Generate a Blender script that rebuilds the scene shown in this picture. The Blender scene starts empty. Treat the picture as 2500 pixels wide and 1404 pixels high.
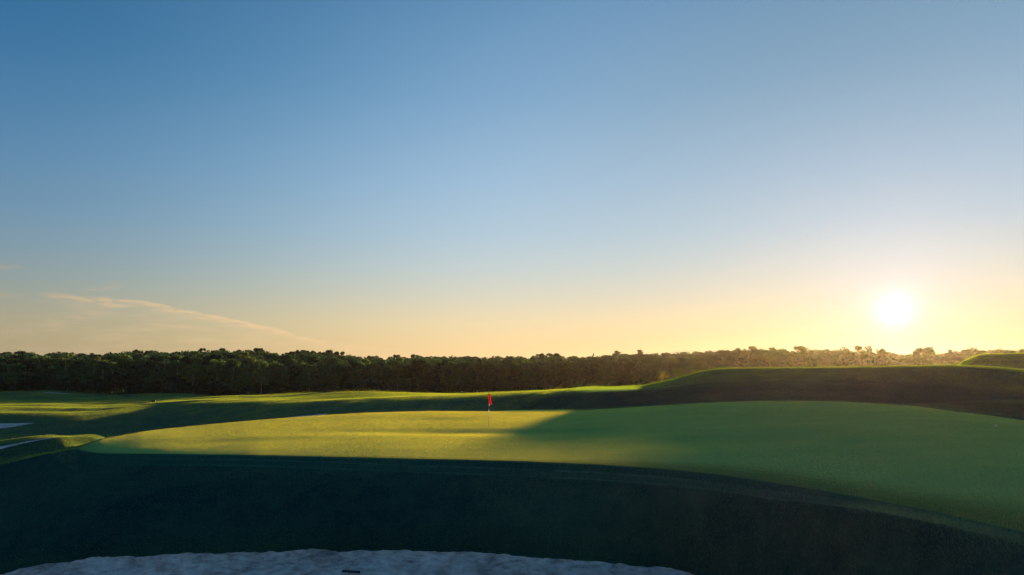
import bpy, math, random
import numpy as np
from mathutils import Vector

rng = np.random.default_rng(7)
random.seed(7)
scene = bpy.context.scene
col = scene.collection

# ------------------------------------------------------------------ camera, sky, sun, exposure
F, CX, YH = 1690.0, 1250.0, 880.0          # focal length, centre column and horizon row, in photograph pixels
CAMZ = 17.0                                # camera height above the datum
cam_d = bpy.data.cameras.new('camera')
cam_d.sensor_width = 36.0
cam_d.lens = F / 2500.0 * 36.0
cam_d.shift_y = (YH - 702.0) / 2500.0
cam_d.clip_start, cam_d.clip_end = 0.1, 20000.0
cam = bpy.data.objects.new('camera', cam_d)
cam.location = (0, 0, CAMZ)
cam.rotation_euler = (math.radians(90), 0, 0)
col.objects.link(cam)
scene.camera = cam

SUN_PX, SUN_PY = 2185.0, 757.0
sx, sz = (SUN_PX - CX) / F, (YH - SUN_PY) / F
SUN_DIR = Vector((sx, 1.0, sz)).normalized()
SUN_AZ = math.atan2(sx, 1.0)
SUN_EL = math.asin(SUN_DIR.z)

world = bpy.data.worlds.new('World')
scene.world = world
world.use_nodes = True
wn, wl = world.node_tree.nodes, world.node_tree.links
wn.clear()
def N(nodes, t, **kw):
    n = nodes.new(t)
    for k, v in kw.items():
        if k.startswith('i_'):
            key = k[2:]
            n.inputs[int(key) if key.isdigit() else key].default_value = v
        else:
            setattr(n, k, v)
    return n
def MATH(nodes, links, op, a, b=None, c=None, clamp=False):
    n = nodes.new('ShaderNodeMath'); n.operation = op; n.use_clamp = clamp
    for i, v in enumerate((a, b, c)):
        if v is None: continue
        if isinstance(v, (int, float)): n.inputs[i].default_value = v
        else: links.new(v, n.inputs[i])
    return n.outputs[0]
def wm(op, a, b=None, c=None, clamp=False): return MATH(wn, wl, op, a, b, c, clamp)
def ramp(nodes, links, fac, stops, interp='LINEAR'):
    r = nodes.new('ShaderNodeValToRGB'); r.color_ramp.interpolation = interp
    el = r.color_ramp.elements
    while len(el) > 1: el.remove(el[-1])
    el[0].position = stops[0][0]; el[0].color = (*stops[0][1], 1)
    for p, c in stops[1:]:
        e = el.new(p); e.color = (*c, 1)
    links.new(fac, r.inputs[0])
    return r.outputs[0]
def mixc(nodes, links, fac, a, b, mode='MIX'):
    m = nodes.new('ShaderNodeMix'); m.data_type = 'RGBA'; m.blend_type = mode
    for s, v in ((m.inputs[0], fac), (m.inputs[6], a), (m.inputs[7], b)):
        if isinstance(v, (int, float)): s.default_value = v
        elif isinstance(v, tuple): s.default_value = (*v, 1) if len(v) == 3 else v
        else: links.new(v, s)
    return m.outputs[2]

EXPOSURE = 1.45
SKY_STRENGTH = 0.05
K = 1.0 / (SKY_STRENGTH * 2.0 ** EXPOSURE)
sky = N(wn, 'ShaderNodeTexSky', sky_type='NISHITA', sun_disc=False, altitude=50.0,
        air_density=1.0, dust_density=0.6, ozone_density=2.5)
sky.sun_elevation = SUN_EL
sky.sun_rotation = SUN_AZ
tc = N(wn, 'ShaderNodeTexCoord')
dvec = tc.outputs['Generated']
sep = N(wn, 'ShaderNodeSeparateXYZ'); wl.new(dvec, sep.inputs[0])
def lin(r, g, b):
    return tuple(((c / 255.0 + 0.055) / 1.055) ** 2.4 if c > 10 else c / 255.0 / 12.92 for c in (r, g, b))
elev = wm('DIVIDE', wm('ARCSINE', sep.outputs[2]), math.pi / 2)          # 0 horizon .. 1 zenith
A = ramp(wn, wl, wm('MAXIMUM', elev, 0.0), [
    (0.0, lin(253, 216, 158)), (0.018, lin(251, 220, 165)), (0.035, lin(244, 222, 178)), (0.060, lin(222, 218, 198)),
    (0.085, lin(203, 213, 212)), (0.115, lin(184, 206, 220)), (0.16, lin(165, 195, 220)), (0.23, lin(136, 174, 207)),
    (0.31, lin(110, 152, 190)), (0.50, lin(92, 138, 182)), (1.0, lin(80, 126, 174))])
dot = N(wn, 'ShaderNodeVectorMath', operation='DOT_PRODUCT'); wl.new(dvec, dot.inputs[0])
dot.inputs[1].default_value = SUN_DIR
theta = wm('DIVIDE', wm('ARCCOSINE', wm('MINIMUM', dot.outputs['Value'], 1.0)), math.pi)   # 0..1 = 0..180 degrees
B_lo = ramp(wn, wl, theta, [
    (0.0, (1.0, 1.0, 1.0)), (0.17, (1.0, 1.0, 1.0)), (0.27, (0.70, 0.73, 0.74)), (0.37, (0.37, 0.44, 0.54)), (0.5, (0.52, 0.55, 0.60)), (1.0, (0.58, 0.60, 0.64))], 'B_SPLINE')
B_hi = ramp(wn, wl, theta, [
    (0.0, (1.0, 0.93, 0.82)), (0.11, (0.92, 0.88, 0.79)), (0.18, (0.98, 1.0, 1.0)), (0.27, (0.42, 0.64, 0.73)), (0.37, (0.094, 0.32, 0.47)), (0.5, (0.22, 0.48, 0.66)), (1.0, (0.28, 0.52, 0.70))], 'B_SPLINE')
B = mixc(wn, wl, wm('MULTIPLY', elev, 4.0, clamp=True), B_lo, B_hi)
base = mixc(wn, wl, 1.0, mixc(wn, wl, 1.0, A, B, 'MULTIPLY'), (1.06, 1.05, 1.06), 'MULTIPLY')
# aureole round the sun
def gauss(deg, p=1.0):
    return wm('EXPONENT', wm('MULTIPLY', wm('POWER', wm('DIVIDE', theta, deg / 180.0), p), -1.0))
def add_glow(basec, fac, colr):
    g = N(wn, 'ShaderNodeVectorMath', operation='SCALE'); g.inputs[0].default_value = colr; wl.new(fac, g.inputs[3])
    a_ = N(wn, 'ShaderNodeVectorMath', operation='ADD'); wl.new(basec, a_.inputs[0]); wl.new(g.outputs[0], a_.inputs[1])
    return a_.outputs[0]
base = add_glow(base, gauss(9.5, 1.3), (0.12, 0.05, 0.06))
base = add_glow(base, gauss(4.0, 1.4), (0.04, 0.08, 0.18))
base = add_glow(base, gauss(0.72, 1.2), (1.0, 1.1, 1.3))
# thin evening cirrus low in the left of the sky, laid out by azimuth and elevation
az = wm('MULTIPLY', wm('ARCTAN2', sep.outputs[0], sep.outputs[1]), 180 / math.pi)
eld = wm('MULTIPLY', elev, 90.0)
cv = N(wn, 'ShaderNodeCombineXYZ'); wl.new(az, cv.inputs[0]); wl.new(eld, cv.inputs[1])
def cnoise(sc, detail=5.0, rough=0.6, off=0.0, rot=0.0):
    mp = N(wn, 'ShaderNodeMapping'); mp.inputs['Scale'].default_value = sc; mp.inputs['Location'].default_value = (off, off, off)
    mp.inputs['Rotation'].default_value = (0, 0, rot)
    wl.new(cv.outputs[0], mp.inputs[0])
    n = N(wn, 'ShaderNodeTexNoise'); n.inputs['Scale'].default_value = 1.0; n.inputs['Detail'].default_value = detail
    n.inputs['Roughness'].default_value = rough
    wl.new(mp.outputs[0], n.inputs['Vector']); return n.outputs[0]
warp = cnoise((0.25, 0.9, 1), 4, 0.55, 3.1)
# the wisp's upper edge runs from (-33 deg, 4.7) down to (-12 deg, 1.2)
edge = ramp(wn, wl, wm('DIVIDE', wm('ADD', az, 40.0), 40.0), [
    (0.0, (4.4,) * 3), (0.16, (4.55,) * 3), (0.30, (4.35,) * 3), (0.47, (3.05,) * 3), (0.58, (1.95,) * 3), (0.66, (1.35,) * 3), (0.80, (0.9,) * 3), (1.0, (0.5,) * 3)])
dd = wm('SUBTRACT', wm('ADD', edge, wm('MULTIPLY', wm('SUBTRACT', warp, 0.5), 0.7)), eld)     # >0 below the edge
top = wm('MULTIPLY', wm('MULTIPLY', dd, 8.0, clamp=True), wm('EXPONENT', wm('MULTIPLY', wm('MAXIMUM', dd, 0.0), -3.2)))
body = wm('MULTIPLY', wm('MULTIPLY', dd, 0.5, clamp=True), 0.85)
fine = wm('MULTIPLY', wm('SUBTRACT', cnoise((0.55, 2.6, 1), 7, 0.62, 8.0, 0.12), 0.36), 3.2, clamp=True)
streak = wm('MULTIPLY', wm('SUBTRACT', cnoise((0.30, 1.5, 1), 6, 0.6, 21.0, -0.15), 0.47), 3.0, clamp=True)
rng_l = wm('MULTIPLY', wm('MULTIPLY', wm('SUBTRACT', -8.0, az), 0.10, clamp=True), wm('MULTIPLY', wm('ADD', az, 62.0), 0.05, clamp=True))
rise = wm('MULTIPLY', wm('ADD', az, 34.0), 0.5, clamp=True)
cl = wm('MULTIPLY', wm('ADD', wm('MULTIPLY', wm('MULTIPLY', top, fine), wm('ADD', wm('MULTIPLY', rise, 2.4), 0.3)), wm('MULTIPLY', wm('MULTIPLY', body, streak), 1.0)), rng_l)
def blob(a0, e0, ra, re, tilt, amp):
    da = wm('SUBTRACT', az, a0); de = wm('SUBTRACT', wm('SUBTRACT', eld, e0), wm('MULTIPLY', da, tilt))
    q_ = wm('ADD', wm('POWER', wm('DIVIDE', wm('ABSOLUTE', da), ra), 2.0), wm('POWER', wm('DIVIDE', wm('ABSOLUTE', de), re), 2.0))
    return wm('MULTIPLY', wm('MULTIPLY', wm('EXPONENT', wm('MULTIPLY', q_, -1.0)), amp), fine)
for b_ in ((-30.6, 5.15, 0.9, 0.16, 0.16, 0.8), (-36.2, 6.25, 0.8, 0.16, 0.10, 0.6), (-32.9, 4.45, 1.1, 0.16, -0.05, 1.5), (-30.4, 4.38, 0.8, 0.13, -0.10, 1.5), (-30.3, 4.05, 1.0, 0.16, -0.12, 1.2),
           (-31.6, 3.2, 1.2, 0.35, 0.2, 0.8), (-36.3, 4.4, 0.5, 0.15, 0, 0.9), (-36.0, 2.4, 3.0, 0.6, 0.0, 0.6), (-26, 2.6, 3.0, 0.2, -0.1, 0.5)):
    cl = wm('ADD', cl, blob(*b_))
puff = wm('MULTIPLY', wm('SUBTRACT', cnoise((0.5, 2.2, 1), 6, 0.6, 40.0, 0.2), 0.60), 3.0, clamp=True)
band = wm('EXPONENT', wm('MULTIPLY', wm('POWER', wm('DIVIDE', wm('SUBTRACT', eld, 5.2), 1.3), 2.0), -1.0))
cl = wm('ADD', cl, wm('MULTIPLY', wm('MULTIPLY', wm('MULTIPLY', puff, band), 0.5), wm('MULTIPLY', wm('SUBTRACT', -27.0, az), 0.3, clamp=True)))
ccol = ramp(wn, wl, wm('DIVIDE', wm('ADD', az, 40.0), 40.0), [(0.0, lin(168, 152, 124)), (0.15, lin(196, 178, 148)), (0.45, lin(234, 203, 158)), (0.8, lin(253, 214, 160))])
base = mixc(wn, wl, wm('MINIMUM', cl, 0.9), base, ccol)
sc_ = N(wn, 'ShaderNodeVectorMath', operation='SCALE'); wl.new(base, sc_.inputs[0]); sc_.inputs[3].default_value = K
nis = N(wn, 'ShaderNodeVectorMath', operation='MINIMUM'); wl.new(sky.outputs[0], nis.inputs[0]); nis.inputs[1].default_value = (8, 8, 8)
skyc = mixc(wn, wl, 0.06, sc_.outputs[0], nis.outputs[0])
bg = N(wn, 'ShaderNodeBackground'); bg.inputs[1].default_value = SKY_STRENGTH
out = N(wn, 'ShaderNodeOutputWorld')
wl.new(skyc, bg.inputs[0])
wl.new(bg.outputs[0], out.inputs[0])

sun_d = bpy.data.lights.new('sun', 'SUN')
sun_d.energy = 5.0
sun_d.angle = math.radians(0.7)
sun_d.color = (1.0, 0.64, 0.28)
sun = bpy.data.objects.new('sun', sun_d)
sun.rotation_euler = SUN_DIR.to_track_quat('Z', 'Y').to_euler()
sun.location = (60, 100, 60)
col.objects.link(sun)

scene.view_settings.view_transform = 'Standard'
scene.view_settings.look = 'None'
scene.view_settings.gamma = 1.0
scene.view_settings.exposure = EXPOSURE
scene.view_settings.use_curve_mapping = False
scene.cycles.use_denoising = True

# ------------------------------------------------------------------ helpers
def curve(pts):
    xs = np.array([p[0] for p in pts], float); ys = np.array([p[1] for p in pts], float)
    return lambda x: np.interp(x, xs, ys)
def smooth(a, n=3):
    k = np.ones(2 * n + 1) / (2 * n + 1)
    return np.convolve(np.pad(a, n, mode='edge'), k, 'valid')
def value_noise(x, y, scale, seed):
    """smooth value noise on arrays, -1..1"""
    r = np.random.default_rng(seed); T = r.uniform(-1, 1, (64, 64))
    X = x / scale + 1000.0; Y = y / scale + 1000.0
    i = np.floor(X).astype(int); j = np.floor(Y).astype(int); fx = X - i; fy = Y - j
    fx = fx * fx * fx * (fx * (6 * fx - 15) + 10); fy = fy * fy * fy * (fy * (6 * fy - 15) + 10)
    g = lambda a, b: T[a % 64, b % 64]
    return (g(i, j) * (1 - fx) + g(i + 1, j) * fx) * (1 - fy) + (g(i, j + 1) * (1 - fx) + g(i + 1, j + 1) * fx) * fy
def mesh_np(name, verts, faces, mat=None, smooth_shade=True):
    """verts (n,3), faces (m,3|4) -> mesh"""
    me = bpy.data.meshes.new(name)
    verts = np.ascontiguousarray(verts, np.float32); faces = np.ascontiguousarray(faces, np.int32)
    k = faces.shape[1]
    me.vertices.add(len(verts)); me.vertices.foreach_set('co', verts.ravel())
    me.loops.add(faces.size); me.loops.foreach_set('vertex_index', faces.ravel())
    me.polygons.add(len(faces)); me.polygons.foreach_set('loop_start', np.arange(0, faces.size, k, dtype=np.int32))
    me.update(calc_edges=True)
    if smooth_shade: me.polygons.foreach_set('use_smooth', np.ones(len(faces), bool))
    if mat: me.materials.append(mat)
    me.validate()
    return me
def link(name, data, parent=None, loc=None):
    o = bpy.data.objects.new(name, data); col.objects.link(o)
    if parent is not None: o.parent = parent
    if loc is not None: o.location = loc
    return o
def tag(o, label=None, cat=None, group=None, kind=None):
    for k_, v in (('label', label), ('category', cat), ('group', group), ('kind', kind)):
        if v: o[k_] = v
    return o

# ------------------------------------------------------------------ materials
def new_mat(name):
    m = bpy.data.materials.new(name); m.use_nodes = True
    m.node_tree.nodes.clear()
    return m, m.node_tree.nodes, m.node_tree.links
def tex(n, l, vec, scale, detail=2.0, rough=0.5, stretch=(1, 1, 1)):
    mp = n.new('ShaderNodeMapping'); mp.inputs['Scale'].default_value = stretch; l.new(vec, mp.inputs[0])
    t = n.new('ShaderNodeTexNoise'); t.inputs['Scale'].default_value = scale; t.inputs['Detail'].default_value = detail
    t.inputs['Roughness'].default_value = rough; l.new(mp.outputs[0], t.inputs['Vector']); return t
def turf_material():
    """the sward between the blades; its two tones come from the face attributes turf_dark / turf_light"""
    m, n, l = new_mat('turf')
    geo = n.new('ShaderNodeNewGeometry'); pos = geo.outputs['Position']
    ad = n.new('ShaderNodeAttribute'); ad.attribute_name = 'turf_dark'
    al = n.new('ShaderNodeAttribute'); al.attribute_name = 'turf_light'
    t1 = tex(n, l, pos, 0.18, 4, 0.6); t2 = tex(n, l, pos, 1.3, 5, 0.65); t3 = tex(n, l, pos, 9.0, 3, 0.6)
    f = MATH(n, l, 'ADD', MATH(n, l, 'MULTIPLY', t1.outputs[0], 0.55), MATH(n, l, 'MULTIPLY', t2.outputs[0], 0.45))
    f = MATH(n, l, 'MULTIPLY', MATH(n, l, 'SUBTRACT', f, 0.36), 3.4, clamp=True)
    c = mixc(n, l, f, ad.outputs['Color'], al.outputs['Color'])
    br = MATH(n, l, 'ADD', MATH(n, l, 'MULTIPLY', t3.outputs[0], 0.7), 0.65)
    vs = n.new('ShaderNodeVectorMath'); vs.operation = 'SCALE'; l.new(c, vs.inputs[0]); l.new(br, vs.inputs[3]); c = vs.outputs[0]
    bmp = n.new('ShaderNodeBump'); bmp.inputs['Strength'].default_value = 0.5; bmp.inputs['Distance'].default_value = 0.03
    l.new(t2.outputs[0], bmp.inputs['Height'])
    d2 = n.new('ShaderNodeBsdfDiffuse'); l.new(c, d2.inputs[0]); l.new(bmp.outputs[0], d2.inputs['Normal'])
    o = n.new('ShaderNodeOutputMaterial'); l.new(d2.outputs[0], o.inputs[0])
    return m
M = {}
M['turf'] = turf_material()
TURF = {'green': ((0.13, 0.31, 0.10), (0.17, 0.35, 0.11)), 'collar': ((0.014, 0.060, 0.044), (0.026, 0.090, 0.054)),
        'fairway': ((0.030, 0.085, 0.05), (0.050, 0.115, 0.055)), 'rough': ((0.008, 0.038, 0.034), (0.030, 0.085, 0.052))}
def blades_mat(name, dark, light, tr, edge_shade=False):
    m, n, l = new_mat(name)
    geo = n.new('ShaderNodeNewGeometry')
    t1 = tex(n, l, geo.outputs['Position'], 0.25, 3, 0.6)
    f = MATH(n, l, 'ADD', MATH(n, l, 'MULTIPLY', geo.outputs['Random Per Island'], 0.6), MATH(n, l, 'MULTIPLY', MATH(n, l, 'SUBTRACT', t1.outputs[0], 0.3), 1.1), clamp=True)
    c = mixc(n, l, f, dark, light)
    if edge_shade:
        ta = n.new('ShaderNodeAttribute'); ta.attribute_name = 'edge_shade'; tm = tex(n, l, geo.outputs['Position'], 0.5, 4, 0.6, (0.35, 1.0, 1.0))
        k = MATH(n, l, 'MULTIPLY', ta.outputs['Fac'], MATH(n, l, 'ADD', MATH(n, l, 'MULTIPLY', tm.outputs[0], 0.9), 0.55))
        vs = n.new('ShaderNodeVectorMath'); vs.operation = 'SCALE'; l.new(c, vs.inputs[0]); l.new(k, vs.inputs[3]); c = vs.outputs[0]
    d = n.new('ShaderNodeBsdfDiffuse'); l.new(c, d.inputs[0])
    t = n.new('ShaderNodeBsdfTranslucent'); yc = n.new('ShaderNodeVectorMath'); yc.operation = 'MULTIPLY'; l.new(c, yc.inputs[0]); yc.inputs[1].default_value = tr; l.new(yc.outputs[0], t.inputs[0])
    a = n.new('ShaderNodeAddShader'); l.new(d.outputs[0], a.inputs[0]); l.new(t.outputs[0], a.inputs[1])
    o = n.new('ShaderNodeOutputMaterial'); l.new(a.outputs[0], o.inputs[0]); return m
M['blades'] = blades_mat('rough_blades', (0.02, 0.05, 0.02), (0.05, 0.09, 0.03), (2.2, 1.9, 0.6))
M['green_blades'] = blades_mat('green_blades', (0.115, 0.26, 0.075), (0.145, 0.29, 0.085), (4.3, 1.8, 0.2), edge_shade=True)
M['foot_blades'] = blades_mat('foot_blades', (0.018, 0.060, 0.045), (0.040, 0.088, 0.055), (1.6, 1.4, 0.6))
M['fairway_blades'] = blades_mat('fairway_blades', (0.045, 0.10, 0.05), (0.07, 0.125, 0.05), (4.0, 2.6, 0.4))
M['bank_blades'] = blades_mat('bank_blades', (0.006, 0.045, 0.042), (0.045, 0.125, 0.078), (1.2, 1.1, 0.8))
M['mound_blades'] = blades_mat('mound_blades', (0.05, 0.13, 0.04), (0.075, 0.155, 0.045), (2.9, 2.0, 0.4))

def sand_mat():
    m, n, l = new_mat('bunker_sand')
    geo = n.new('ShaderNodeNewGeometry'); pos = geo.outputs['Position']
    t1 = tex(n, l, pos, 0.9, 6, 0.7, (0.6, 1, 1.4)); t2 = tex(n, l, pos, 4.5, 6, 0.72, (0.5, 1.0, 2.0)); t3 = tex(n, l, pos, 30, 3, 0.6); t4 = tex(n, l, pos, 1.6, 4, 0.6)
    f = MATH(n, l, 'ADD', MATH(n, l, 'MULTIPLY', t1.outputs[0], 0.5), MATH(n, l, 'MULTIPLY', t2.outputs[0], 0.5))
    c = ramp(n, l, f, [(0.36, (0.20, 0.17, 0.14)), (0.44, (0.42, 0.36, 0.30)), (0.52, (0.66, 0.58, 0.49)), (0.62, (0.86, 0.77, 0.66))])
    damp = MATH(n, l, 'MULTIPLY', MATH(n, l, 'SUBTRACT', t4.outputs[0], 0.5), 5.0, clamp=True)
    c = mixc(n, l, MATH(n, l, 'MULTIPLY', damp, 0.55), c, (0.30, 0.21, 0.17))
    h = MATH(n, l, 'ADD', MATH(n, l, 'MULTIPLY', t2.outputs[0], 1.0), MATH(n, l, 'MULTIPLY', t3.outputs[0], 0.15))
    b = n.new('ShaderNodeBump'); b.inputs['Strength'].default_value = 1.0; b.inputs['Distance'].default_value = 0.13; l.new(h, b.inputs['Height'])
    p = n.new('ShaderNodeBsdfDiffuse'); l.new(c, p.inputs['Color']); l.new(b.outputs[0], p.inputs['Normal'])
    o = n.new('ShaderNodeOutputMaterial'); l.new(p.outputs[0], o.inputs[0]); return m
M['sand'] = sand_mat()
def plain(name, colr, rough=0.5, metal=0.0, transl=None, var=0.12, scale=20):
    m, n, l = new_mat(name)
    tcn = n.new('ShaderNodeTexCoord'); t = tex(n, l, tcn.outputs['Object'], scale, 4, 0.6)
    lo = tuple(c * (1 - var) for c in colr); hi = tuple(min(1, c * (1 + var)) for c in colr)
    c = mixc(n, l, t.outputs[0], lo, hi)
    p = n.new('ShaderNodeBsdfPrincipled'); l.new(c, p.inputs['Base Color'])
    p.inputs['Roughness'].default_value = rough; p.inputs['Metallic'].default_value = metal
    res = p.outputs[0]
    if transl:
        tr = n.new('ShaderNodeBsdfTranslucent'); tr.inputs[0].default_value = (*transl, 1)
        mx = n.new('ShaderNodeMixShader'); mx.inputs[0].default_value = 0.5
        l.new(res, mx.inputs[1]); l.new(tr.outputs[0], mx.inputs[2]); res = mx.outputs[0]
    o = n.new('ShaderNodeOutputMaterial'); l.new(res, o.inputs[0]); return m
M['white'] = plain('white_fibreglass', (0.8, 0.8, 0.78), 0.35)
M['black'] = plain('black_fibreglass', (0.03, 0.03, 0.035), 0.4)
M['wood'] = plain('brown_weathered_pole', (0.16, 0.085, 0.04), 0.6)
M['red'] = plain('red_flag_cloth', (0.62, 0.012, 0.03), 0.7, transl=(0.95, 0.02, 0.05))
M['dark'] = plain('dark_hole', (0.02, 0.02, 0.02), 0.8)
M['rake'] = plain('dark_rake_plastic', (0.012, 0.016, 0.02), 0.5)
M['rake_handle'] = plain('dark_rake_handle', (0.03, 0.035, 0.04), 0.5)
M['bark'] = plain('tree_bark', (0.11, 0.09, 0.07), 0.9, var=0.4, scale=3)
M['pale_bark'] = plain('pale_tree_bark', (0.34, 0.31, 0.26), 0.9, var=0.3, scale=3)

def leaf_mat(name, dark, light, tr):
    m, n, l = new_mat(name)
    geo = n.new('ShaderNodeNewGeometry'); oi = n.new('ShaderNodeObjectInfo')
    t = tex(n, l, geo.outputs['Position'], 0.35, 3, 0.6)
    rnd = MATH(n, l, 'MULTIPLY', geo.outputs['Random Per Island'], 0.55)
    f = MATH(n, l, 'ADD', MATH(n, l, 'ADD', MATH(n, l, 'MULTIPLY', t.outputs[0], 0.5), rnd), MATH(n, l, 'MULTIPLY', MATH(n, l, 'SUBTRACT', oi.outputs['Random'], 0.5), 0.7), clamp=True)
    c = mixc(n, l, f, dark, light)
    d = n.new('ShaderNodeBsdfDiffuse'); l.new(c, d.inputs[0])
    yc = n.new('ShaderNodeVectorMath'); yc.operation = 'MULTIPLY'; l.new(c, yc.inputs[0]); yc.inputs[1].default_value = tr
    tl = n.new('ShaderNodeBsdfTranslucent'); l.new(yc.outputs[0], tl.inputs[0])
    a = n.new('ShaderNodeAddShader'); l.new(d.outputs[0], a.inputs[0]); l.new(tl.outputs[0], a.inputs[1])
    o = n.new('ShaderNodeOutputMaterial'); l.new(a.outputs[0], o.inputs[0]); return m
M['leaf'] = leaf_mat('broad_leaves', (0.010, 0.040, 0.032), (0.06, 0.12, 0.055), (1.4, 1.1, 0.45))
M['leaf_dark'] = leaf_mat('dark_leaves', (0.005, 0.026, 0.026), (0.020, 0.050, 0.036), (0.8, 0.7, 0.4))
M['leaf_gold'] = leaf_mat('sunlit_leaves', (0.17, 0.19, 0.045), (0.32, 0.30, 0.07), (1.7, 1.4, 0.4))  # conical tree's leaves: sunlit yellow glow put into the leaf colour
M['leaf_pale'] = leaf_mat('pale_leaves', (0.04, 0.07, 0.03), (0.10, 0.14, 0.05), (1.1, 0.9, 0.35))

# ------------------------------------------------------------------ the land: one height field over (column, distance)
PXS = np.concatenate([np.arange(-900, -100, 25), np.arange(-100, 2600, 5), np.arange(2600, 3500, 25)]).astype(float)
U = (PXS - CX) / F
def zpy(Y, py): return -(py - YH) / F * Y
def knot(Yp, zp=None, pyp=None, sm=3):
    Y = smooth(curve(Yp)(PXS), sm)
    z = smooth(curve(zp)(PXS), sm) if zp is not None else zpy(Y, smooth(curve(pyp)(PXS), sm))
    return Y, z
K0 = knot([(0, 1.0)], zp=[(0, -9.0)])
K1 = knot([(0, 15.0), (1700, 15), (1900, 12), (2500, 6.5)], zp=[(0, -9.3), (1700, -9.2), (1900, -7.6), (2500, -6.0)], sm=8)
K2 = knot([(0, 21.8), (1700, 21.2), (1850, 19), (2500, 9.5)], zp=[(-100, -8.7), (0, -8.3), (850, -8.0), (1700, -7.6), (1900, -6.9), (2500, -5.3)], sm=8)
rag = value_noise(PXS, PXS * 0, 22, 3) * 1.6 + value_noise(PXS, PXS * 0, 60, 4) * 2.2 + value_noise(PXS, PXS * 0, 9, 5) * 1.0
lip_py = curve([(-300, 1450), (-100, 1415), (0, 1393), (100, 1369), (200, 1355), (400, 1345), (620, 1337), (760, 1333), (850, 1335), (1000, 1333), (1090, 1336),
                (1200, 1342), (1250, 1345), (1330, 1352), (1400, 1357), (1490, 1362), (1550, 1369), (1620, 1376), (1670, 1384), (1715, 1396), (1760, 1418), (1900, 1520), (2100, 1620), (2500, 1700)])
YL = smooth(curve([(-300, 25.5), (0, 25.0), (850, 24.2), (1700, 23.2), (1900, 20.5), (2500, 11.2)])(PXS), 8)
ZL = zpy(YL, smooth(lip_py(PXS), 2) + rag)
K2 = (np.minimum(K2[0], YL - 2.0), np.minimum(K2[1], ZL - 0.9))
inb = np.clip((1840 - PXS) / 60.0, 0, 1)                         # 1 where the sand lies
K3a = (YL - 0.04, ZL - 0.02 - 0.11 * inb)                           # sand right under the turf lip
K3 = (YL, ZL)
YE = curve([(-300, 37), (0, 36.5), (100, 36), (190, 35.7), (250, 34.3), (400, 33.0), (625, 31.6), (900, 30.6), (1250, 29.0), (1450, 27.9), (1600, 27.0), (1750, 25.8), (1875, 24.2), (2000, 22.0), (2150, 19.6), (2300, 17.8), (2500, 15.8), (2900, 13)])
E_py = curve([(-300, 1200), (0, 1150), (100, 1117), (160, 1100), (190, 1098), (215, 1103.5), (250, 1107), (400, 1108.5), (625, 1111), (900, 1117), (1250, 1125), (1450, 1133), (1600, 1143), (1750, 1158), (1875, 1177), (2000, 1197), (2150, 1224), (2300, 1253), (2500, 1300), (2900, 1420)])
YEs = smooth(YE(PXS), 3); KE = (YEs, zpy(YEs, smooth(E_py(PXS), 2)))
# two mown collars below the green's edge
def below(Yoff, dpy):
    Y = YEs - Yoff; return (Y, zpy(Y, smooth(E_py(PXS) + dpy(PXS), 3)))
KC1 = below(curve([(0, 0.9), (2000, 0.9), (2500, 0.5)])(PXS), curve([(0, 12), (600, 13), (1250, 22), (1875, 24), (2100, 14), (2500, 12)]))
KC2 = below(curve([(0, 1.9), (2000, 1.9), (2500, 1.0)])(PXS), curve([(0, 30), (600, 27), (1250, 38), (1875, 41), (2100, 28), (2500, 26)]))
G_py = curve([(-300, 1150), (0, 1121), (100, 1103), (160, 1098), (190, 1095.5), (215, 1084), (250, 1072), (350, 1054), (420, 1045.5), (500, 1037), (625, 1026), (780, 1014), (900, 1007.5), (1050, 1003.5), (1250, 1004.5), (1330, 1004.5), (1400, 1003), (1550, 994), (1700, 984.5), (1850, 979), (1950, 978), (2050, 980.5), (2150, 985.5), (2230, 991), (2300, 1000), (2400, 1012), (2500, 1026), (2900, 1080)])
YG = curve([(-300, 43), (0, 43), (100, 42), (150, 38), (190, 36.0), (250, 38.5), (350, 41.5), (500, 45.5), (800, 51.5), (1050, 55), (1250, 54.5), (1550, 53), (1900, 51), (2100, 48.7), (2300, 43.7), (2500, 38.5), (2900, 33)])
YGs = smooth(YG(PXS), 3); KG = (YGs, zpy(YGs, smooth(G_py(PXS), 2)))
# middle of the green: a gentle swale
YM = YEs + (YGs - YEs) * 0.5
KM = (YM, KE[1] * 0.46 + KG[1] * 0.54 + curve([(0, 0), (700, 0.02), (1200, -0.03), (2000, -0.02), (2500, 0.05)])(PXS))
# behind the green: hollow, then rising ground
KV = knot([(-300, 45), (0, 45), (100, 44.5), (200, 41.5), (300, 46), (500, 53), (900, 61), (1300, 62), (1700, 58), (1900, 55), (2100, 52), (2300, 47.5), (2500, 42.5), (2900, 39)],
          zp=[(-300, -6.4), (0, -5.92), (100, -5.42), (160, -4.98), (240, -5.15), (330, -7.0), (500, -8.1), (800, -7.7), (1100, -5.6), (1300, -4.8), (1600, -4.1), (1900, -3.55), (2100, -3.35), (2300, -3.25), (2500, -3.35)])
KL = knot([(-300, 47), (0, 47), (100, 47), (160, 46.5), (240, 45.5), (330, 58), (500, 70), (800, 78), (1000, 76), (1200, 71), (1400, 65.5), (1450, 64), (1700, 61), (1900, 58.5), (2100, 55), (2300, 52), (2500, 48.5), (2900, 46)],
          pyp=[(-300, 1102), (0, 1084), (60, 1075), (100, 1070), (160, 1066.5), (240, 1069), (330, 1105), (500, 1110), (800, 1078), (1000, 1055), (1200, 1035), (1400, 1004), (1450, 996), (1550, 990), (1700, 979), (1800, 972), (1900, 968), (2000, 973), (2100, 980), (2170, 985), (2250, 985.5), (2350, 982.5), (2420, 980), (2500, 981), (2900, 984)])
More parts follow.
